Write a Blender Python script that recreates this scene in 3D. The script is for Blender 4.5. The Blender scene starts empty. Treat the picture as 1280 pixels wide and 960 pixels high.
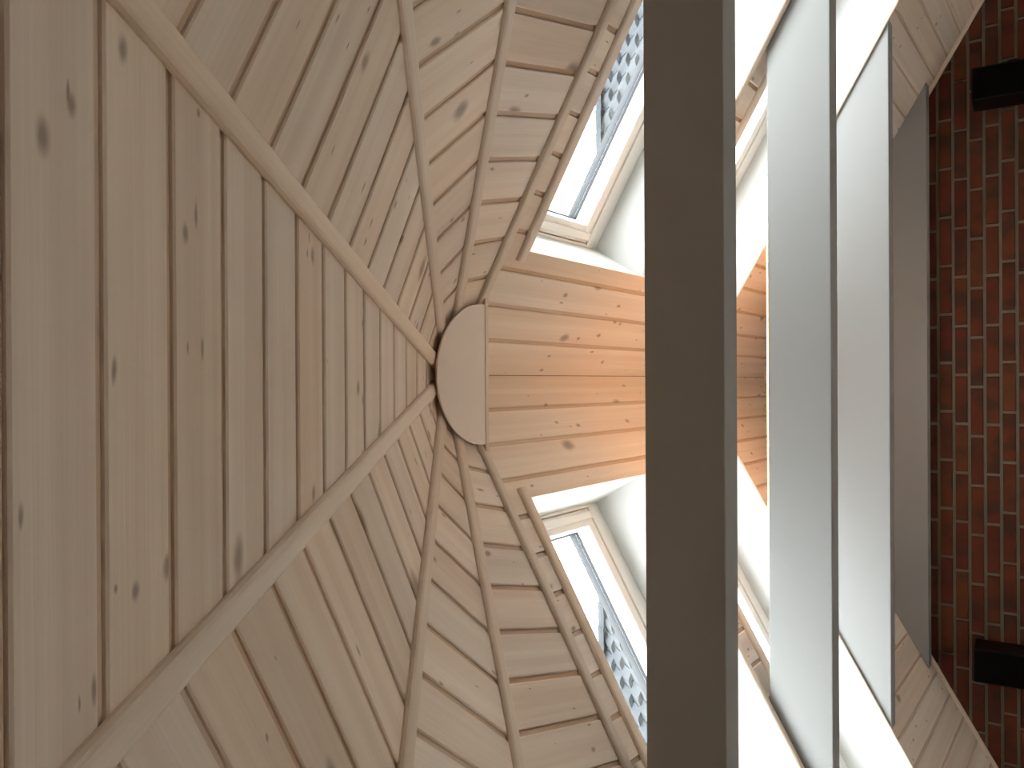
import bpy, bmesh, math, random
from mathutils import Vector, Matrix
random.seed(7)
sc = bpy.context.scene
col = sc.collection
R = math.radians

# ------------------------------------------------------------------ dimensions (metres)
EYE = 1.50                    # camera height above the floor
H = EYE + 1.62                # apex / ridge of the timber ceiling
TP = math.tan(R(30.4365))     # main roof pitch
CP, SP = math.cos(math.atan(TP)), math.sin(math.atan(TP))
DEL = math.pi / 7             # seven facets make the half-round end
TF = TP / math.cos(DEL / 2)   # facet pitch, so that the hips keep the main pitch
CF, SF = math.cos(math.atan(TF)), math.sin(math.atan(TF))
YA = 1.8628                   # apex of the half-round end
A0, A1, B0, B1, G = 1.9949, 2.7624, 2.9350, 3.6913, 4.7327
U0, U1 = 0.4315, 2.05         # skylight opening along the slope
EX = 2.60                     # half width of the room at the knee walls
ZE = H - TP * EX              # height of the eaves line
ND = 0.247                    # depth of the skylight reveals

# ------------------------------------------------------------------ camera
FPX = 1009.4
cam_d = bpy.data.cameras.new('camera')
cam_d.sensor_fit = 'HORIZONTAL'
cam_d.sensor_width = 36.0
cam_d.lens = 36.0 * FPX / 1280.0
cam_d.clip_start = 0.02
cam_d.clip_end = 300
cam = bpy.data.objects.new('camera', cam_d)
col.objects.link(cam)
e_, ro_, ya_ = R(36.2547), R(-0.2328), R(-0.1218)
F_ = Vector((math.sin(ya_) * math.cos(e_), math.cos(ya_) * math.cos(e_), math.sin(e_)))
R_ = Vector((math.cos(ya_), -math.sin(ya_), 0))
U_ = R_.cross(F_)
R2 = R_ * math.cos(ro_) + U_ * math.sin(ro_)
U2 = U_ * math.cos(ro_) - R_ * math.sin(ro_)
m = Matrix.Identity(4)
for i in range(3):            # the photograph is turned: real up points to its left side
    m[i][0], m[i][1], m[i][2] = -U2[i], R2[i], -F_[i]
m.translation = (-0.0243, 0, EYE)
cam.matrix_world = m
sc.camera = cam

# ------------------------------------------------------------------ sky (bright overcast) and exposure
w = bpy.data.worlds.new('overcast_sky')
sc.world = w
w.use_nodes = True
bgn = w.node_tree.nodes['Background']
bgn.inputs[0].default_value = (0.93, 0.97, 1.0, 1)
bgn.inputs[1].default_value = 9.0
sc.view_settings.view_transform = 'Standard'
sc.view_settings.look = 'None'
sc.view_settings.gamma = 1.0
sc.view_settings.use_curve_mapping = False
sc.view_settings.exposure = 0.55
sc.cycles.use_denoising = True
sc.cycles.max_bounces = 14
sc.cycles.diffuse_bounces = 10
sc.cycles.transparent_max_bounces = 16
sc.cycles.sample_clamp_indirect = 8.0
LED_W = 23.5

# ------------------------------------------------------------------ materials
def new_mat(name):
    mt = bpy.data.materials.new(name)
    mt.use_nodes = True
    nt = mt.node_tree
    return mt, nt, nt.nodes['Principled BSDF']

def N(nt, kind, **kw):
    n = nt.nodes.new(kind)
    for k, v in kw.items():
        setattr(n, k, v)
    return n

def math_node(nt, op, a, b=None, clamp=False):
    n = N(nt, 'ShaderNodeMath', operation=op)
    n.use_clamp = clamp
    for i, v in enumerate((a, b)):
        if v is None:
            continue
        if isinstance(v, (int, float)):
            n.inputs[i].default_value = v
        else:
            nt.links.new(v, n.inputs[i])
    return n.outputs[0]

def mix_col(nt, fac, a, b):
    n = N(nt, 'ShaderNodeMix', data_type='RGBA')
    for i, v in ((0, fac), (6, a), (7, b)):
        if isinstance(v, (int, float)):
            n.inputs[i].default_value = v
        elif isinstance(v, tuple):
            n.inputs[i].default_value = (*v, 1)
        else:
            nt.links.new(v, n.inputs[i])
    return n.outputs[2]

def simple(name, rgb, rough=0.6, noise=0.0, scale=30.0, bump=0.0, metallic=0.0, spec=0.5):
    mt, nt, b = new_mat(name)
    b.inputs['Roughness'].default_value = rough
    b.inputs['Metallic'].default_value = metallic
    b.inputs['Specular IOR Level'].default_value = spec
    b.inputs['Base Color'].default_value = (*rgb, 1)
    if noise or bump:
        tc = N(nt, 'ShaderNodeTexCoord')
        nz = N(nt, 'ShaderNodeTexNoise')
        nz.inputs['Scale'].default_value = scale
        nz.inputs['Detail'].default_value = 4
        nt.links.new(tc.outputs['Object'], nz.inputs['Vector'])
        lo = tuple(c * (1 - noise) for c in rgb)
        hi = tuple(min(1, c * (1 + noise)) for c in rgb)
        nt.links.new(mix_col(nt, nz.outputs[0], lo, hi), b.inputs['Base Color'])
        if bump:
            bp = N(nt, 'ShaderNodeBump')
            bp.inputs['Strength'].default_value = bump
            bp.inputs['Distance'].default_value = 0.002
            nt.links.new(nz.outputs[0], bp.inputs['Height'])
            nt.links.new(bp.outputs[0], b.inputs['Normal'])
    return mt

def wood(name, base, light, dark, knot, knots=True, rough=0.55):
    """pine: object X runs along the grain, object Y across it"""
    mt, nt, b = new_mat(name)
    L = nt.links.new
    tc = N(nt, 'ShaderNodeTexCoord')
    oi = N(nt, 'ShaderNodeObjectInfo')
    rnd = oi.outputs['Random']
    sep = N(nt, 'ShaderNodeSeparateXYZ')
    L(tc.outputs['Object'], sep.inputs[0])
    x = math_node(nt, 'ADD', sep.outputs[0], math_node(nt, 'MULTIPLY', rnd, 37.0))
    y = math_node(nt, 'ADD', sep.outputs[1], math_node(nt, 'MULTIPLY', rnd, 11.0))
    def vec(sx, sy):
        c = N(nt, 'ShaderNodeCombineXYZ')
        L(math_node(nt, 'MULTIPLY', x, sx), c.inputs[0])
        L(math_node(nt, 'MULTIPLY', y, sy), c.inputs[1])
        L(rnd, c.inputs[2])
        return c.outputs[0]
    def noise(v, detail=3, dist=0.0, rough_=0.5):
        n = N(nt, 'ShaderNodeTexNoise')
        n.inputs['Scale'].default_value = 1.0
        n.inputs['Detail'].default_value = detail
        n.inputs['Roughness'].default_value = rough_
        n.inputs['Distortion'].default_value = dist
        L(v, n.inputs['Vector'])
        return n.outputs[0]
    def ramp(v, p0, p1):
        r = N(nt, 'ShaderNodeMapRange')
        r.inputs[1].default_value = p0
        r.inputs[2].default_value = p1
        L(v, r.inputs[0])
        return r.outputs[0]
    band = ramp(noise(vec(0.25, 22), 1), 0.38, 0.62)
    grain = ramp(noise(vec(2.5, 170), 4, 0.6), 0.35, 0.7)
    fine = noise(vec(9, 420), 2)
    c = mix_col(nt, band, base, light)
    c = mix_col(nt, math_node(nt, 'MULTIPLY', grain, 0.22), c, dark)
    c = mix_col(nt, math_node(nt, 'MULTIPLY', fine, 0.10), c, dark)
    # plank to plank variation
    hv = N(nt, 'ShaderNodeHueSaturation')
    L(math_node(nt, 'ADD', 0.93, math_node(nt, 'MULTIPLY', rnd, 0.15)), hv.inputs['Value'])
    r2 = math_node(nt, 'FRACT', math_node(nt, 'MULTIPLY', rnd, 17.31))
    L(math_node(nt, 'ADD', 0.85, math_node(nt, 'MULTIPLY', r2, 0.3)), hv.inputs['Saturation'])
    L(c, hv.inputs['Color'])
    c = hv.outputs[0]
    if knots:
        for sx, sy, size, thr in ((3.6, 6.5, 0.15, 0.74), (8.0, 14.0, 0.13, 0.86), (6.0, 20.0, 0.09, 0.82)):
            vo = N(nt, 'ShaderNodeTexVoronoi', voronoi_dimensions='2D')
            vo.inputs['Scale'].default_value = 1.0
            wob = N(nt, 'ShaderNodeVectorMath', operation='ADD')
            nn = N(nt, 'ShaderNodeTexNoise')
            nn.inputs['Scale'].default_value = 3.0
            L(vec(sx, sy), nn.inputs['Vector'])
            sc_ = N(nt, 'ShaderNodeVectorMath', operation='SCALE')
            L(nn.outputs['Color'], sc_.inputs[0])
            sc_.inputs['Scale'].default_value = 0.12
            L(vec(sx, sy), wob.inputs[0])
            L(sc_.outputs[0], wob.inputs[1])
            L(wob.outputs[0], vo.inputs['Vector'])
            sp = N(nt, 'ShaderNodeSeparateColor')
            L(vo.outputs['Color'], sp.inputs[0])
            gate = math_node(nt, 'GREATER_THAN', sp.outputs[0], thr)
            rad = math_node(nt, 'MULTIPLY', math_node(nt, 'ADD', sp.outputs[1], 0.35), size)
            core = N(nt, 'ShaderNodeMapRange', interpolation_type='SMOOTHSTEP')
            L(math_node(nt, 'DIVIDE', vo.outputs['Distance'], rad), core.inputs[0])
            core.inputs[1].default_value = 0.2
            core.inputs[2].default_value = 1.0
            core.inputs[3].default_value = 0.75
            core.inputs[4].default_value = 0.0
            c = mix_col(nt, math_node(nt, 'MULTIPLY', core.outputs[0], gate), c, knot)
    L(c, b.inputs['Base Color'])
    b.inputs['Roughness'].default_value = rough
    b.inputs['Specular IOR Level'].default_value = 0.3
    bp = N(nt, 'ShaderNodeBump')
    bp.inputs['Strength'].default_value = 0.12
    bp.inputs['Distance'].default_value = 0.001
    L(grain, bp.inputs['Height'])
    L(bp.outputs[0], b.inputs['Normal'])
    return mt

M = {}
M['plank'] = wood('whitewashed_pine', (0.76, 0.625, 0.51), (0.83, 0.71, 0.595), (0.56, 0.43, 0.32), (0.27, 0.195, 0.14))
M['tongue'] = wood('raw_pine_tongue', (0.60, 0.43, 0.30), (0.66, 0.49, 0.35), (0.45, 0.31, 0.21), (0.2, 0.13, 0.09), knots=False)
M['trim'] = wood('whitewashed_trim', (0.76, 0.625, 0.50), (0.81, 0.69, 0.57), (0.56, 0.43, 0.32), (0.25, 0.19, 0.15), knots=False, rough=0.5)
M['dark'] = simple('roof_underlay', (0.05, 0.04, 0.035), 0.9, noise=0.1)
M['plate'] = simple('plate_paint', (0.88, 0.76, 0.66), 0.6, noise=0.02)
M['beam'] = simple('grey_beam_paint', (0.305, 0.30, 0.288), 0.55, noise=0.02, scale=4)
M['white'] = simple('white_reveal_paint', (0.67, 0.67, 0.645), 0.6, noise=0.015, scale=6)
M['frame'] = simple('white_window_lacquer', (0.78, 0.76, 0.72), 0.35, noise=0.02, scale=12)
M['gasket'] = simple('black_gasket', (0.012, 0.012, 0.015), 0.5, noise=0.1)
M['spacer'] = simple('grey_spacer', (0.020, 0.022, 0.027), 0.6, noise=0.15, scale=120)
M['mortar'] = simple('lime_mortar', (0.215, 0.175, 0.13), 0.9, noise=0.12, scale=60, bump=0.3)
M['black'] = simple('black_speaker', (0.0015, 0.0015, 0.0015), 0.42, noise=0.1, spec=0.25)
M['grille'] = simple('black_grille_cloth', (0.0012, 0.0012, 0.0012), 0.8, noise=0.3, scale=400, spec=0.1)
M['plaster'] = simple('wall_plaster', (0.55, 0.52, 0.48), 0.8, noise=0.03, scale=20, bump=0.1)
M['darkwall'] = simple('dark_wall_paint', (0.10, 0.085, 0.07), 0.8, noise=0.05, scale=20)
M['tile'] = simple('grey_roof_tile', (0.042, 0.045, 0.050), 0.8, noise=0.25, scale=18, bump=0.2, spec=0.1)
M['render'] = simple('pale_render', (0.5, 0.49, 0.46), 0.9, noise=0.05, scale=10)
M['alu'] = simple('aluminium_channel', (0.6, 0.6, 0.6), 0.35, noise=0.02, metallic=1.0)
M['steel'] = simple('black_steel_bracket', (0.004, 0.004, 0.004), 0.4, noise=0.1, spec=0.2)

def brick_mat():
    mt, nt, b = new_mat('red_brick')
    L = nt.links.new
    tc = N(nt, 'ShaderNodeTexCoord')
    oi = N(nt, 'ShaderNodeObjectInfo')
    sh = N(nt, 'ShaderNodeVectorMath', operation='ADD')
    cx = N(nt, 'ShaderNodeCombineXYZ')
    L(math_node(nt, 'MULTIPLY', oi.outputs['Random'], 31.0), cx.inputs[1])
    L(tc.outputs['Object'], sh.inputs[0])
    L(cx.outputs[0], sh.inputs[1])
    def nz(s, d):
        n = N(nt, 'ShaderNodeTexNoise')
        n.inputs['Scale'].default_value = s
        n.inputs['Detail'].default_value = d
        L(sh.outputs[0], n.inputs['Vector'])
        return n.outputs[0]
    mr = N(nt, 'ShaderNodeMapRange')
    L(nz(9, 3), mr.inputs[0]); mr.inputs[1].default_value = 0.42; mr.inputs[2].default_value = 0.64
    c = mix_col(nt, oi.outputs['Random'], (0.120, 0.020, 0.007), (0.135, 0.036, 0.010))
    c = mix_col(nt, math_node(nt, 'MULTIPLY', mr.outputs[0], 0.75), c, (0.034, 0.016, 0.007))
    L(c, b.inputs['Base Color'])
    b.inputs['Roughness'].default_value = 0.9
    bp = N(nt, 'ShaderNodeBump')
    bp.inputs['Strength'].default_value = 0.4
    bp.inputs['Distance'].default_value = 0.003
    L(nz(70, 4), bp.inputs['Height'])
    L(bp.outputs[0], b.inputs['Normal'])
    return mt
M['brick'] = brick_mat()

def glass_mat():
    mt, nt, b = new_mat('window_glass')
    nt.nodes.remove(b)
    out = nt.nodes['Material Output']
    tr = N(nt, 'ShaderNodeBsdfTransparent'); tr.inputs[0].default_value = (0.95, 0.97, 0.97, 1)
    gl = N(nt, 'ShaderNodeBsdfGlossy'); gl.inputs['Roughness'].default_value = 0.02
    lw = N(nt, 'ShaderNodeLayerWeight'); lw.inputs[0].default_value = 0.5
    fr5 = math_node(nt, 'POWER', lw.outputs['Facing'], 5.0)
    frs = math_node(nt, 'ADD', 0.04, math_node(nt, 'MULTIPLY', fr5, 0.55))
    mx = N(nt, 'ShaderNodeMixShader')
    nt.links.new(frs, mx.inputs[0]); nt.links.new(tr.outputs[0], mx.inputs[1]); nt.links.new(gl.outputs[0], mx.inputs[2])
    nt.links.new(mx.outputs[0], out.inputs[0])
    return mt
M['glass'] = glass_mat()

def emit_mat(name, rgb, s):
    mt, nt, b = new_mat(name)
    b.inputs['Base Color'].default_value = (0.8, 0.8, 0.8, 1)
    b.inputs['Emission Color'].default_value = (*rgb, 1)
    b.inputs['Emission Strength'].default_value = s
    return mt
M['led_soft'] = emit_mat('added_warm_diffuser_dimmed', (1.0, 0.42, 0.12), LED_W * 0.8)  # emission for the added strips that warm the ridge planks
M['led'] = emit_mat('added_warm_diffuser', (1.0, 0.44, 0.13), LED_W)

def floor_mat():
    mt, nt, b = new_mat('pale_floorboards')
    L = nt.links.new
    tc = N(nt, 'ShaderNodeTexCoord')
    br = N(nt, 'ShaderNodeTexBrick')
    br.inputs['Color1'].default_value = (0.80, 0.75, 0.67, 1)
    br.inputs['Color2'].default_value = (0.76, 0.70, 0.62, 1)
    br.inputs['Mortar'].default_value = (0.4, 0.36, 0.3, 1)
    br.inputs['Scale'].default_value = 1.0
    br.inputs['Mortar Size'].default_value = 0.003
    br.inputs['Brick Width'].default_value = 1.8
    br.inputs['Row Height'].default_value = 0.14
    L(tc.outputs['Object'], br.inputs['Vector'])
    L(br.outputs[0], b.inputs['Base Color'])
    b.inputs['Roughness'].default_value = 0.5
    return mt
M['floor'] = floor_mat()

# ------------------------------------------------------------------ helpers
def tag(o, label=None, cat=None, group=None, kind=None):
    for k, v in (('label', label), ('category', cat), ('group', group), ('kind', kind)):
        if v:
            o[k] = v
    return o

def empty(name, loc=(0, 0, 0)):
    o = bpy.data.objects.new(name, None)
    o.empty_display_size = 0.1
    col.objects.link(o)
    o.location = loc
    return o

def link(name, me, parent=None, mat=None, world=None):
    o = bpy.data.objects.new(name, me)
    col.objects.link(o)
    if mat is not None:
        for mm in (mat if isinstance(mat, (list, tuple)) else [mat]):
            me.materials.append(mm)
    if parent is not None:
        o.parent = parent
        o.matrix_parent_inverse = WORLD.get(parent.name, Matrix.Identity(4)).inverted()
    if world is not None:
        o.matrix_world = world
        o.matrix_basis = world if parent is None else o.matrix_basis
        if parent is not None:
            o.matrix_basis = world.copy()
    WORLD[o.name] = world.copy() if world is not None else Matrix.Identity(4)
    return o
WORLD = {}

def obj(name, bm, mat, parent=None, world=None, smooth=False):
    bmesh.ops.recalc_face_normals(bm, faces=bm.faces)
    me = bpy.data.meshes.new(name)
    bm.to_mesh(me)
    bm.free()
    if smooth:
        for p in me.polygons:
            p.use_smooth = True
    return link(name, me, parent, mat, world)

def hexa(bm, pts, mi=0):
    """pts: 8 corners, bottom ring 0-3 then top ring 4-7"""
    v = [bm.verts.new(p) for p in pts]
    for f in ((0, 1, 2, 3), (7, 6, 5, 4), (0, 4, 5, 1), (1, 5, 6, 2), (2, 6, 7, 3), (3, 7, 4, 0)):
        bm.faces.new([v[i] for i in f]).material_index = mi
    return v

def box(bm, x0, x1, y0, y1, z0, z1, mi=0):
    return hexa(bm, [(x0, y0, z0), (x1, y0, z0), (x1, y1, z0), (x0, y1, z0), (x0, y0, z1), (x1, y0, z1), (x1, y1, z1), (x0, y1, z1)], mi)

def bevel(bm, wdt, seg=2):
    bmesh.ops.recalc_face_normals(bm, faces=bm.faces)
    bmesh.ops.bevel(bm, geom=list(bm.edges), offset=wdt, offset_type='OFFSET', segments=seg, profile=0.5, affect='EDGES', clamp_overlap=True)

def frame(origin, ax, ay):
    ax, ay = Vector(ax).normalized(), Vector(ay).normalized()
    az = ax.cross(ay)
    mt = Matrix.Identity(4)
    for i in range(3):
        mt[i][0], mt[i][1], mt[i][2] = ax[i], ay[i], az[i]
    mt.translation = origin
    return mt

def prism(bm, prof, tl, tr, mi=None):
    """prof: closed list of (s, n); ends at t = tl(s), tr(s)"""
    a = [bm.verts.new((tl(s), s, n)) for s, n in prof]
    b = [bm.verts.new((tr(s), s, n)) for s, n in prof]
    k = len(prof)
    for i in range(k):
        j = (i + 1) % k
        f = bm.faces.new((a[i], a[j], b[j], b[i]))
        if mi and i in mi:
            f.material_index = mi[i]
    bm.faces.new(a)
    bm.faces.new(b[::-1])

# local plank frame: x along the plank, y down the slope, z = x cross y. UPS gives the sign of "outwards" on z
GRV = 0.0125
def plank_profile(s0, s1, up, start=True, end=True):
    d, th = 0.0055, 0.0145
    p = []
    if start:
        p += [(s0 + 0.0008, d), (s0 + GRV, d), (s0 + GRV + 0.0025, 0.0008), (s0 + GRV + 0.004, 0.0)]
    else:
        p += [(s0, 0.0)]
    if end:
        p += [(s1 - 0.0030, 0.0), (s1 - 0.0006, 0.0025), (s1 - 0.0006, th)]
    else:
        p += [(s1, 0.0), (s1, th)]
    p += [(p[0][0], th)]
    return [(s, n * up) for s, n in p], ({0: 1} if start else None)

# ------------------------------------------------------------------ the room shell
NF = 7
def facet_dirs(k):            # k = -3..3, horizontal outward normal and the board direction
    th = k * DEL
    nrm = Vector((math.sin(th), -math.cos(th), 0))
    tan = Vector((math.cos(th), math.sin(th), 0))
    return nrm, tan
APO = EX / (TF / TP)          # apothem of the half-round end at the eaves
corner = []
for k in range(-4, 4):
    th = (k + 0.5) * DEL
    r_ = APO / math.cos(DEL / 2)
    corner.append(Vector((r_ * math.sin(th), YA - r_ * math.cos(th), 0)))
outline = [(-EX, G)] + [(c.x, c.y) for c in corner] + [(EX, G)]
bm = bmesh.new()
top = [bm.verts.new((x, y, 0)) for x, y in outline]
bot = [bm.verts.new((x, y, -0.1)) for x, y in outline]
bm.faces.new(top); bm.faces.new(bot[::-1])
for i in range(len(top)):
    j = (i + 1) % len(top)
    bm.faces.new((top[i], bot[i], bot[j], top[j]))
tag(obj('floor', bm, M['floor']), 'pale board floor of the loft room below the timber ceiling', 'floor', kind='structure')

for s, nm in ((-1, 'wall_left'), (1, 'wall_right')):
    bm = bmesh.new()
    box(bm, s * EX, s * (EX + 0.12), YA, G, 0, ZE + 0.05)
    tag(obj(nm, bm, M['plaster']), 'plain plastered knee wall under the %s roof slope' % ('left' if s < 0 else 'right'), 'wall', kind='structure')
bm = bmesh.new()
for i in range(7):
    a, b = corner[i], corner[i + 1]
    ca, cb = Vector((0, YA, 0)), Vector((0, YA, 0))
    ao = ca + (a - ca) * 1.06; bo = cb + (b - cb) * 1.06
    z1 = ZE + 0.06
    hexa(bm, [(a.x, a.y, 0), (b.x, b.y, 0), (bo.x, bo.y, 0), (ao.x, ao.y, 0), (a.x, a.y, z1), (b.x, b.y, z1), (bo.x, bo.y, z1), (ao.x, ao.y, z1)])
tag(obj('wall_back', bm, M['darkwall']), 'plastered wall of the half-round end behind the viewer', 'wall', kind='structure')

# ------------------------------------------------------------------ ceiling: seven facets and two main slopes, planked
ceiling = tag(empty('ceiling', (0, YA, H)), 'whitewashed pine plank ceiling with a faceted half-round end', 'ceiling', kind='structure')
WORLD['ceiling'] = Matrix.Translation((0, YA, H))

def child(o_parent):
    return o_parent

SMAXF = APO / CF + 0.06
STEP = {0: (0.1047, 0.0296), 1: (0.1047, 0.0296), 2: (0.1043, 0.0585), 3: (0.1020, 0.0680)}
TT = math.tan(DEL / 2)
for k in range(-3, 4):
    nrm, tan = facet_dirs(k)
    down = Vector((nrm.x * CF, nrm.y * CF, -SF))
    W = frame(Vector((0, YA, H)), tan, down)
    outward = Vector((nrm.x * SF, nrm.y * SF, CF))
    up = 1 if (W.to_3x3() @ Vector((0, 0, 1))).dot(outward) > 0 else -1
    tl = lambda s: -s * CF * TT + 0.0006
    tr = lambda s: s * CF * TT - 0.0006
    bm = bmesh.new()
    prism(bm, [(0.0, 0.0146 * up), (SMAXF, 0.0146 * up), (SMAXF, 0.032 * up), (0.0, 0.032 * up)], lambda s: -s * CF * TT - 0.004, lambda s: s * CF * TT + 0.004)
    panel = obj('slope_panel', bm, M['dark'], ceiling, W)
    wd, off = STEP[abs(k)]
    j = 0
    while True:
        a0 = off + wd * (j - 1); a1 = a0 + wd
        s0, s1 = max(a0, 0.06) / CF, min(a1 / CF, SMAXF)
        j += 1
        if s0 >= SMAXF - 0.02:
            break
        if s1 < 0.12:
            continue
        bm = bmesh.new()
        pr, mi = plank_profile(s0, s1, up)
        prism(bm, pr, tl, tr, mi)
        obj('plank', bm, [M['plank'], M['tongue']], panel, W)

WM = 0.1195
UMAX = EX / CP + 0.06
for sgn in (1, -1):
    down = Vector((sgn * CP, 0, -SP))
    W = frame(Vector((0, 0, H)), (0, 1, 0), down)
    outward = Vector((sgn * SP, 0, CP))
    up = 1 if (W.to_3x3() @ Vector((0, 0, 1))).dot(outward) > 0 else -1
    RT = 0.012
    segs = [(YA, A0 - RT), (A1 + RT, B0 - RT), (B1 + RT, G)]
    bm = bmesh.new()
    def slab(s0, s1, y0, y1):
        prism(bm, [(s0, 0.0146 * up), (s1, 0.0146 * up), (s1, 0.032 * up), (s0, 0.032 * up)], lambda s: y0, lambda s: y1)
    slab(-0.03, U0 - RT, YA - 0.03, G + 0.1)
    slab(U1 + RT, UMAX, YA, G + 0.1)
    for ya0, yb0 in ((YA, A0 - RT), (A1 + RT, B0 - RT), (B1 + RT, G + 0.1)):
        slab(U0 - RT, U1 + RT, ya0, yb0)
    panel = obj('slope_panel', bm, M['dark'], ceiling, W)
    j = 0
    while j * WM < UMAX - 0.03:
        s0, s1 = j * WM, min((j + 1) * WM, UMAX)
        j += 1
        cuts = [(s0, s1)]
        for u in (U0, U1):
            if s0 + 0.02 < u < s1 - 0.008:
                cuts = [(s0, u), (u, s1)]
        pieces = []
        for a, b in cuts:
            mid = (a + b) / 2
            pieces.append((a, b, segs if U0 < mid < U1 else [(YA, G)]))
        if len(pieces) == 1:
            for y0, y1 in pieces[0][2]:
                bm = bmesh.new()
                pr, mi = plank_profile(s0 if s0 > 0 else 0.001, s1, up, start=s0 > 0)
                prism(bm, pr, lambda s: y0 + 0.0005, lambda s: y1 - 0.0005, mi)
                obj('plank', bm, [M['plank'], M['tongue']], panel, W)
        else:
            bm = bmesh.new()
            for i, (a, b, sg) in enumerate(pieces):
                pr, mi = plank_profile(a, b, up, start=(i == 0), end=(i == 1))
                for y0, y1 in sg:
                    prism(bm, pr, lambda s: y0 + 0.0005, lambda s: y1 - 0.0005, mi)
            obj('plank', bm, [M['plank'], M['tongue']], panel, W)

# ------------------------------------------------------------------ trims (battens over the hips, along the skylights and the gable)
ntrim = [0]
def trim(a, b, up, label, wdt=0.046, hgt=0.020, rnd=True):
    """batten lying under the line a-b; up = outward direction of the ceiling there"""
    a, b, up = Vector(a), Vector(b), Vector(up).normalized()
    ax = (b - a).normalized()
    side = ax.cross(up).normalized()
    W = frame(a, ax, side)
    z = 1 if (W.to_3x3() @ Vector((0, 0, 1))).dot(up) > 0 else -1
    hw = wdt / 2
    pr = [(-hw, 0), (-hw, -hgt * 0.35), (-hw * 0.88, -hgt * 0.72), (-hw * 0.66, -hgt * 0.94), (-hw * 0.4, -hgt), (hw * 0.4, -hgt), (hw * 0.66, -hgt * 0.94), (hw * 0.88, -hgt * 0.72), (hw, -hgt * 0.35), (hw, 0)]
    ln = (b - a).length
    bm = bmesh.new()
    prism(bm, [(s, n * z) for s, n in pr], lambda s: 0.0, lambda s: ln)
    ntrim[0] += 1
    o = obj('trim_%d' % ntrim[0], bm, M['trim'], None, W)
    tag(o, label, 'trim', kind='structure')
    return o

apex = Vector((0, YA, H))
names_h = {0: 'between the rear facet and the next', 1: 'between the second and third facet', 2: 'between the third and fourth facet'}
for s in (1, -1):
    for k in range(3):
        th = (k + 0.5) * DEL
        v = Vector((s * math.sin(th), -math.cos(th), -TP))
        n0, _ = facet_dirs(s * k); n1, _ = facet_dirs(s * (k + 1))
        up = Vector((n0.x * SF, n0.y * SF, CF)) + Vector((n1.x * SF, n1.y * SF, CF))
        upn = up.normalized()
        off = -upn * 0.0022
        rr = APO / math.cos(DEL / 2) - 0.004
        trim(apex + v * 0.150 + off, apex + v * rr + off, up,
             'rounded pine batten on the %s side %s' % ('right' if s > 0 else 'left', names_h[k]), wdt=0.040, hgt=0.013)

def sl(s, y, u, n=0.0):       # point on a main slope
    return Vector((s * (u * CP + n * SP), y, H - u * SP + n * CP))
UE = EX / CP - 0.005
for s, sd in ((1, 'right'), (-1, 'left')):
    up = (s * SP, 0, CP)
    trim(sl(s, 1.8837 - 0.006, 0.215), sl(s, 1.8837 - 0.006, UE), up, 'pine batten at the %s end of the half-round plate, along the last facet' % sd, wdt=0.036, hgt=0.013)
    trim(sl(s, A0 - 0.0200, 0.398), sl(s, A0 - 0.0200, UE), up, 'pine batten on the near edge of the near %s skylight' % sd, wdt=0.040, hgt=0.013)
    trim(sl(s, A1 + 0.0150, U0), sl(s, A1 + 0.0150, UE), up, 'pine batten on the far edge of the near %s skylight' % sd, wdt=0.030, hgt=0.012)
    trim(sl(s, B0 - 0.0200, U0), sl(s, B0 - 0.0200, UE), up, 'pine batten on the near edge of the far %s skylight' % sd, wdt=0.040, hgt=0.013)
    trim(sl(s, B1 + 0.0060, U0), sl(s, B1 + 0.0060, UE), up, 'slim pine batten on the far edge of the far %s skylight' % sd, wdt=0.012, hgt=0.010)
    trim(sl(s, G - 0.011, 0.004), sl(s, G - 0.011, UE), up, 'slim pine bead where the %s slope meets the brick gable' % sd, wdt=0.022, hgt=0.018)

# ------------------------------------------------------------------ brick gable
z_wall = H + 0.25
bm = bmesh.new()
prof = [(-EX - 0.12, 0), (EX + 0.12, 0), (EX + 0.12, ZE + 0.05), (0, H + 0.05), (-EX - 0.12, ZE + 0.05)]
fr_ = [bm.verts.new((x, G + 0.008, z)) for x, z in prof]
bk_ = [bm.verts.new((x, G + 0.12, z)) for x, z in prof]
bm.faces.new(fr_); bm.faces.new(bk_[::-1])
for i in range(5):
    j = (i + 1) % 5
    bm.faces.new((fr_[i], bk_[i], bk_[j], fr_[j]))
wall_far = tag(obj('wall_far', bm, M['mortar']), 'red brick gable wall with pale mortar joints', 'wall', kind='structure')
BL, BH, JT = 0.2525, 0.0703, 0.0155
ZJ = EYE + 0.7003             # bed joint under the first course seen below the fourth beam
offs = {0: 0.001, 1: 0.066, 2: 0.003, 3: -0.059}
def brick_prof(x0, x1, z0, z1):
    """clip the brick to the gable outline; returns polygon (x, z)"""
    P = [(x0, z0), (x1, z0), (x1, z1), (x0, z1)]
    for sg in (1, -1):
        out = []
        f = lambda p: H - 0.012 - TP * sg * p[0] - p[1]
        for i in range(len(P)):
            a, b = P[i], P[(i + 1) % len(P)]
            fa, fb = f(a), f(b)
            if fa >= 0:
                out.append(a)
            if fa * fb < 0:
                t = fa / (fa - fb)
                out.append((a[0] + (b[0] - a[0]) * t, a[1] + (b[1] - a[1]) * t))
        P = out
        if len(P) < 3:
            return None
    ar = 0.5 * abs(sum(P[i][0] * P[(i + 1) % len(P)][1] - P[(i + 1) % len(P)][0] * P[i][1] for i in range(len(P))))
    return P if ar > 4e-4 else None

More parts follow.
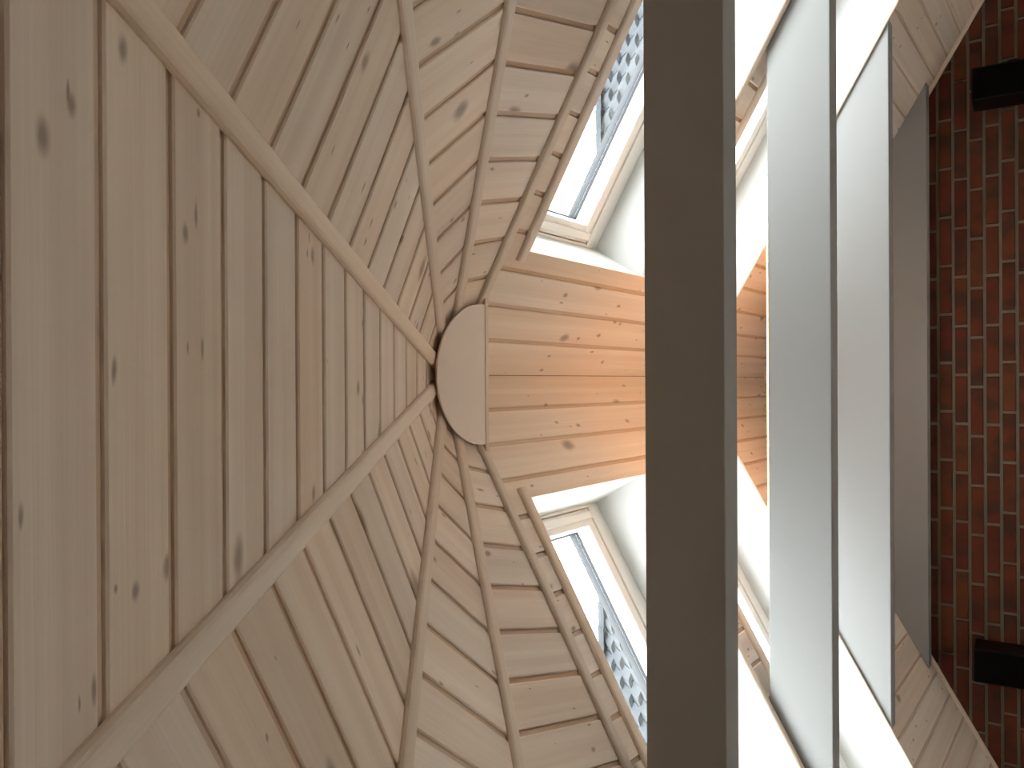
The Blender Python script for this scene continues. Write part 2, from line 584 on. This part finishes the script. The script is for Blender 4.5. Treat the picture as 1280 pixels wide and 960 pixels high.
def brick_geo(bm, P, cx, cz, y):
    ch = 0.0025
    mx = sum(p[0] for p in P) / len(P); mz = sum(p[1] for p in P) / len(P)
    inner = [(p[0] + math.copysign(min(ch, abs(mx - p[0])), mx - p[0]), p[1] + math.copysign(min(ch, abs(mz - p[1])), mz - p[1])) for p in P]
    a = [bm.verts.new((x - cx, y, z - cz)) for x, z in inner]
    b = [bm.verts.new((x - cx, y + ch, z - cz)) for x, z in P]
    c = [bm.verts.new((x - cx, 0.03, z - cz)) for x, z in P]
    n = len(P)
    bm.faces.new(a)
    for u, v in ((a, b), (b, c)):
        for i in range(n):
            j = (i + 1) % n
            bm.faces.new((u[i], u[j], v[j], v[i]))
    bm.faces.new(c[::-1])

rest = bmesh.new()
shared = {}
row0 = int(ZJ / BH)
nb = 0
for row in range(-row0, 14):
    z0 = ZJ + row * BH + JT / 2          # row 0 sits on the bed joint
    z1 = z0 + BH - JT
    idx = (-row) % 4
    o0 = offs[idx]
    for i in range(-11, 12):
        x0 = o0 + i * BL + JT / 2
        x1 = x0 + BL - JT
        x0, x1 = max(x0, -EX), min(x1, EX)
        if x1 - x0 < 0.02:
            continue
        P = brick_prof(x0, x1, z0, z1)
        if not P:
            continue
        cx, cz = (x0 + x1) / 2, (z0 + z1) / 2
        y = random.uniform(-0.002, 0.0015)
        if z1 > EYE + 0.2 and abs(cx) < 2.3:
            full = len(P) == 4 and abs((x1 - x0) - (BL - JT)) < 1e-4 and max(p[1] for p in P) - z0 > BH - JT - 1e-4 and min(p[1] for p in P) < z0 + 1e-4 and len({round(p[0], 4) for p in P}) == 2
            if full and 'b' in shared:
                me = shared['b']
            else:
                bm = bmesh.new()
                brick_geo(bm, P, cx, cz, 0.0)
                bmesh.ops.recalc_face_normals(bm, faces=bm.faces)
                me = bpy.data.meshes.new('brick')
                bm.to_mesh(me); bm.free()
                me.materials.append(M['brick'])
                if full:
                    shared['b'] = me
            o = bpy.data.objects.new('brick', me)
            col.objects.link(o)
            o.parent = wall_far
            o.location = (cx, G + y - 0.002, cz)
            nb += 1
        else:
            brick_geo(rest, P, 0, 0, G + y - 0.002) if False else brick_geo(rest, P, 0, 0, y)
for v in rest.verts:
    v.co.y += G - 0.002
o = obj('brickwork', rest, M['brick'], wall_far)
o['kind'] = 'stuff'
print('bricks', nb)

# ------------------------------------------------------------------ tie beams
BZ, BHt, BT = EYE + 0.7321, 0.2117, 0.0828
beam_y = [1.8583, 2.7948, 3.7043, 4.6086]
beam_lab = ['dark shadowed grey tie beam crossing just before the half-round plate, nearest of the four',
            'light grey painted tie beam between the near and far skylights, second from the viewer',
            'light grey painted tie beam behind the far skylights, third from the viewer',
            'dim grey tie beam right against the brick gable, farthest of the four']
for i, y in enumerate(beam_y):
    clear = 0.0145 if i == 0 else 0.001
    xb = (H - BZ) / TP - clear / SP
    xt = (H - BZ - BHt) / TP - clear / SP
    bm = bmesh.new()
    hexa(bm, [(-xb, y, BZ), (xb, y, BZ), (xb, y + BT, BZ), (-xb, y + BT, BZ), (-xt, y, BZ + BHt), (xt, y, BZ + BHt), (xt, y + BT, BZ + BHt), (-xt, y + BT, BZ + BHt)])
    bevel(bm, 0.003, 2)
    tag(obj('tie_beam', bm, M['beam']), beam_lab[i], 'beam', 'grey tie beams across the loft')

# ------------------------------------------------------------------ half-round plate under the apex
zp = H - 0.1468
plate = tag(empty('half_round_plate', (0, YA, zp)), 'smooth half-round plate covering the apex where the battens meet', 'plate')
WORLD['half_round_plate'] = Matrix.Translation((0, YA, zp))
bm = bmesh.new()
rad = 0.2060
pts = [(-rad, 0.006)] + [(rad * math.cos(math.pi + math.pi * i / 48), rad * math.sin(math.pi + math.pi * i / 48)) for i in range(49)] + [(rad, 0.006)]
lo = [bm.verts.new((x, YA + 0.006 + y, zp)) for x, y in pts]
hi = [bm.verts.new((x, YA + 0.006 + y, zp + 0.006)) for x, y in pts]
bm.faces.new(lo[::-1]); bm.faces.new(hi)
for i in range(len(pts)):
    j = (i + 1) % len(pts)
    bm.faces.new((lo[i], lo[j], hi[j], hi[i]))
obj('disc', bm, M['plate'], plate)
bm = bmesh.new()
hx = 0.1468 / TP - 0.006
y0, y1 = YA + 0.0125, YA + 0.0265
tri = [(-hx, zp - 0.002), (hx, zp - 0.002), (hx, zp), (0, H - 0.004), (-hx, zp)]
a = [bm.verts.new((x, y0, z)) for x, z in tri]; b = [bm.verts.new((x, y1, z)) for x, z in tri]
bm.faces.new(a); bm.faces.new(b[::-1])
for i in range(5):
    j = (i + 1) % 5
    bm.faces.new((a[i], b[i], b[j], a[j]))
obj('end_board', bm, M['trim'], plate)

# ------------------------------------------------------------------ skylights
def ring(bm, y0, y1, u0, u1, n0, n1, wy, wt, wb):
    """rectangular ring in the slope frame (x = y world, y = u, z = n)"""
    box(bm, y0, y0 + wy, u0, u1, n0, n1)
    box(bm, y1 - wy, y1, u0, u1, n0, n1)
    box(bm, y0 + wy, y1 - wy, u0, u0 + wt, n0, n1)
    box(bm, y0 + wy, y1 - wy, u1 - wb, u1, n0, n1)

wn = 0
for sgn, sd in ((1, 'right'), (-1, 'left')):
    for (ya, yb, nf) in ((A0, A1, 'near'), (B0, B1, 'far')):
        wn += 1
        Wd = frame(Vector((0, 0, H)), (0, 1, 0), (sgn * CP, 0, -SP))
        outward = Vector((sgn * SP, 0, CP))
        up = 1 if (Wd.to_3x3() @ Vector((0, 0, 1))).dot(outward) > 0 else -1
        def flip(bm):
            for v in bm.verts:
                v.co.z *= up
        c = sl(sgn, (ya + yb) / 2, U0)
        win = tag(empty('window_%d' % wn, c), '%s skylight in the %s slope with white reveals and pale frame' % (nf, sd), 'window', kind='structure')
        WORLD[win.name] = Matrix.Translation(c)
        t = 0.012
        for (x0, x1, u0, u1, n0) in ((ya - t, ya, U0, U1 + t, 0.0), (yb, yb + t, U0, U1 + t, 0.0), (ya - t, yb + t, U0 - t, U0, 0.0148), (ya, yb, U1, U1 + t, 0.0148)):
            bm = bmesh.new()
            box(bm, x0, x1, u0, u1, n0, ND + 0.10)
            flip(bm)
            obj('reveal_board', bm, M['white'], win, Wd)
        # outer frame
        bm = bmesh.new()
        ring(bm, ya + 0.001, yb - 0.001, U0 + 0.001, U1 - 0.001, ND, ND + 0.085, 0.074, 0.010, 0.05)
        bmesh.ops.remove_doubles(bm, verts=bm.verts, dist=1e-6)
        bevel(bm, 0.002, 2)
        flip(bm)
        obj('frame', bm, M['frame'], win, Wd)
        # sash
        bm = bmesh.new()
        ring(bm, ya + 0.077, yb - 0.077, U0 + 0.0135, U1 - 0.053, ND + 0.006, ND + 0.068, 0.043, 0.066, 0.07)
        bevel(bm, 0.003, 2)
        flip(bm)
        sash = obj('sash', bm, M['frame'], win, Wd)
        # ventilation bar along the head of the sash
        bm = bmesh.new()
        box(bm, ya + 0.085, yb - 0.085, U0 + 0.026, U0 + 0.056, ND - 0.006, ND + 0.006)
        bevel(bm, 0.004, 3)
        flip(bm)
        obj('vent_bar', bm, M['frame'], sash, Wd)
        bm = bmesh.new()
        ring(bm, ya + 0.117, yb - 0.117, U0 + 0.077, U1 - 0.120, ND + 0.066, ND + 0.0795, 0.005, 0.005, 0.005)
        flip(bm)
        obj('gasket', bm, M['gasket'], sash, Wd)
        bm = bmesh.new()
        ring(bm, ya + 0.112, yb - 0.112, U0 + 0.072, U1 - 0.115, ND + 0.0798, ND + 0.098, 0.009, 0.009, 0.009)
        flip(bm)
        obj('spacer', bm, M['spacer'], sash, Wd)
        bm = bmesh.new()
        box(bm, ya + 0.1222, yb - 0.1222, U0 + 0.0822, U1 - 0.1252, ND + 0.0745, ND + 0.0785)
        flip(bm)
        obj('pane', bm, M['glass'], sash, Wd)
        # outer cladding keeps the joint between frame and sash tight
        bm = bmesh.new()
        ring(bm, ya - 0.02, yb + 0.02, U0 - 0.02, U1 + 0.02, ND + 0.0985, ND + 0.112, 0.132, 0.092, 0.135)
        flip(bm)
        obj('cladding', bm, M['spacer'], win, Wd)

# ------------------------------------------------------------------ unseen warm strips, added on two beams to give the glow near the ridge
zt = BZ + BHt
for bi, nm, mk in ((1, 'second', 'led'), (2, 'third', 'led_soft')):
    yc = beam_y[bi] + BT / 2
    led = tag(empty('added_led_strip', (0, yc, zt)), 'unseen warm uplight added on top of the %s tie beam' % nm, 'light', 'added warm uplights on the beams')
    WORLD[led.name] = Matrix.Translation((0, yc, zt))
    bm = bmesh.new()
    box(bm, -0.7, 0.7, yc - 0.012, yc + 0.012, zt, zt + 0.010)
    obj('housing', bm, M['alu'], led)
    bm = bmesh.new()
    box(bm, -0.695, 0.695, yc - 0.009, yc + 0.009, zt + 0.010, zt + 0.014)
    obj('diffuser', bm, M[mk], led)

# ------------------------------------------------------------------ loudspeakers on the brick gable
for sgn, sd in ((1, 'right'), (-1, 'left')):
    xc = sgn * 1.418
    root = tag(empty('loudspeaker', (xc, G, EYE + 0.25)), 'small black loudspeaker on the brick gable under the %s slope' % sd, 'loudspeaker', 'loudspeakers on the brick gable')
    WORLD[root.name] = Matrix.Translation((xc, G, EYE + 0.25))
    T = Matrix.Translation((xc, 4.5127, EYE + 0.520)) @ Matrix.Rotation(R(3.5), 4, 'X')
    bm = bmesh.new()
    box(bm, -0.080, 0.080, 0.0, 0.195, -0.27, 0.0)
    bevel(bm, 0.004, 3)
    obj('cabinet', bm, M['black'], root, T)
    bm = bmesh.new()
    box(bm, -0.072, 0.072, -0.004, -0.0002, -0.262, -0.008)
    bevel(bm, 0.0015, 1)
    obj('grille', bm, M['grille'], root, T)
    bm = bmesh.new()
    box(bm, xc - 0.03, xc + 0.03, 4.702, G - 0.003, EYE + 0.30, EYE + 0.42)
    box(bm, xc - 0.015, xc + 0.015, 4.69, 4.705, EYE + 0.33, EYE + 0.39)
    obj('bracket', bm, M['steel'], root)
    if sgn < 0:
        continue
    bm = bmesh.new()
    mt = Matrix.Translation((sgn * 0.087, 0.05, -0.175)) @ Matrix.Rotation(R(90), 4, 'Y')
    bmesh.ops.create_cone(bm, cap_ends=True, segments=20, radius1=0.045, radius2=0.035, depth=0.014, matrix=mt)
    obj('side_knob', bm, M['steel'], root, T)

# ------------------------------------------------------------------ ground outside, one storey below the loft
bm = bmesh.new()
box(bm, -60, 60, -60, 60, -3.2, -3.0)
tag(obj('ground', bm, simple('grass_and_gravel', (0.16, 0.17, 0.12), 0.95, noise=0.3, scale=3)), 'ground outside far below the loft windows', 'ground', kind='structure')

# ------------------------------------------------------------------ tiled roof of the adjoining house, seen through the near skylights
RY, RZ = 11.5, EYE + 0.5805 * 11.5
Q = R(52)
house = tag(empty('adjoining_house', (0, RY, -3)), 'adjoining house with a steep grey tiled roof seen through the skylights', 'house')
WORLD['adjoining_house'] = Matrix.Translation((0, RY, -3))
RL = 6.0
Wr = frame(Vector((0, RY, RZ - 0.10)), (1, 0, 0), (0, -math.cos(Q), -math.sin(Q)))   # z = x cross y
upr = 1 if (Wr.to_3x3() @ Vector((0, 0, 1))).dot(Vector((0, -math.sin(Q), math.cos(Q)))) > 0 else -1
bm = bmesh.new()
box(bm, -9, 9, 0, RL, min(-0.2 * upr, -0.02 * upr), max(-0.2 * upr, -0.02 * upr))
obj('roof_deck', bm, M['tile'], house, Wr)
bm = bmesh.new()
yb_ = RY - RL * math.cos(Q) + 0.3
hexa(bm, [(-9, yb_, -3), (9, yb_, -3), (9, RY + 3, -3), (-9, RY + 3, -3), (-9, yb_, RZ - 0.4 - RL * math.sin(Q) + 0.2), (9, yb_, RZ - 0.4 - RL * math.sin(Q) + 0.2), (9, RY + 3, 3.4), (-9, RY + 3, 3.4)])
obj('house_wall', bm, M['render'], house)
TWd, TLn, TCo = 0.30, 0.40, 0.335
bm = bmesh.new()
cs = []
for i in range(11):
    x = -0.141 + 0.282 * i / 10
    cs.append((x, 0.022 * math.cos(2 * math.pi * (i / 10 - 0.5)) + 0.012))
for th, ends in ((0.0, 1), ):
    topf = [[bm.verts.new((x, y, (z + lift) * upr)) for x, z in cs] for y, lift in ((0.0, 0.0), (TLn, 0.042))]
    botf = [[bm.verts.new((x, y, (-0.034 + lift) * upr)) for x, z in cs] for y, lift in ((0.0, 0.0), (TLn, 0.042))]
    for g in (topf, botf):
        for i in range(10):
            bm.faces.new((g[0][i], g[0][i + 1], g[1][i + 1], g[1][i]))
    for i in range(10):
        bm.faces.new((topf[1][i], topf[1][i + 1], botf[1][i + 1], botf[1][i]))
        bm.faces.new((topf[0][i], topf[0][i + 1], botf[0][i + 1], botf[0][i]))
    for e in (0, 10):
        bm.faces.new((topf[0][e], topf[1][e], botf[1][e], botf[0][e]))
bmesh.ops.recalc_face_normals(bm, faces=bm.faces)
tile_me = bpy.data.meshes.new('roof_tile')
bm.to_mesh(tile_me); bm.free()
tile_me.materials.append(M['tile'])
for p in tile_me.polygons:
    p.use_smooth = False
far_tiles = bmesh.new()
nt_ = 0
for r in range(17):
    for i in range(-29, 30):
        x = i * TWd + (0.15 if r % 2 else 0)
        T = Wr @ Matrix.Translation((x, 0.03 + r * TCo, random.uniform(0, 0.004) * upr))
        if 2.6 < abs(x) < 6.4 and r < 10 and nt_ < 300:
            o = bpy.data.objects.new('roof_tile', tile_me)
            col.objects.link(o)
            o.parent = house
            o.matrix_parent_inverse = WORLD['adjoining_house'].inverted()
            o.matrix_basis = T
            nt_ += 1
        else:
            n0 = len(far_tiles.verts)
            far_tiles.from_mesh(tile_me)
            far_tiles.verts.ensure_lookup_table()
            for v in far_tiles.verts[n0:]:
                v.co = T @ v.co
o = obj('tiling', far_tiles, M['tile'], house)
o['kind'] = 'stuff'
print('tiles', nt_)
bm = bmesh.new()
for i in range(9):
    a = math.pi * i / 8
rd = 0.17
seg = [(rd * math.cos(math.pi * i / 10), rd * math.sin(math.pi * i / 10)) for i in range(11)]
a = [bm.verts.new((-0.2, y, z)) for y, z in seg]; b = [bm.verts.new((0.2, y * 1.1, z * 1.1)) for y, z in seg]
for i in range(10):
    bm.faces.new((a[i], a[i + 1], b[i + 1], b[i]))
bm.faces.new(a); bm.faces.new(b[::-1])
bmesh.ops.recalc_face_normals(bm, faces=bm.faces)
rme = bpy.data.meshes.new('ridge_tile')
bm.to_mesh(rme); bm.free()
rme.materials.append(M['tile'])
for i in range(-23, 24):
    o = bpy.data.objects.new('ridge_tile', rme)
    col.objects.link(o)
    o.parent = house
    o.location = (i * 0.38, 0, RZ - 0.17 + 3)
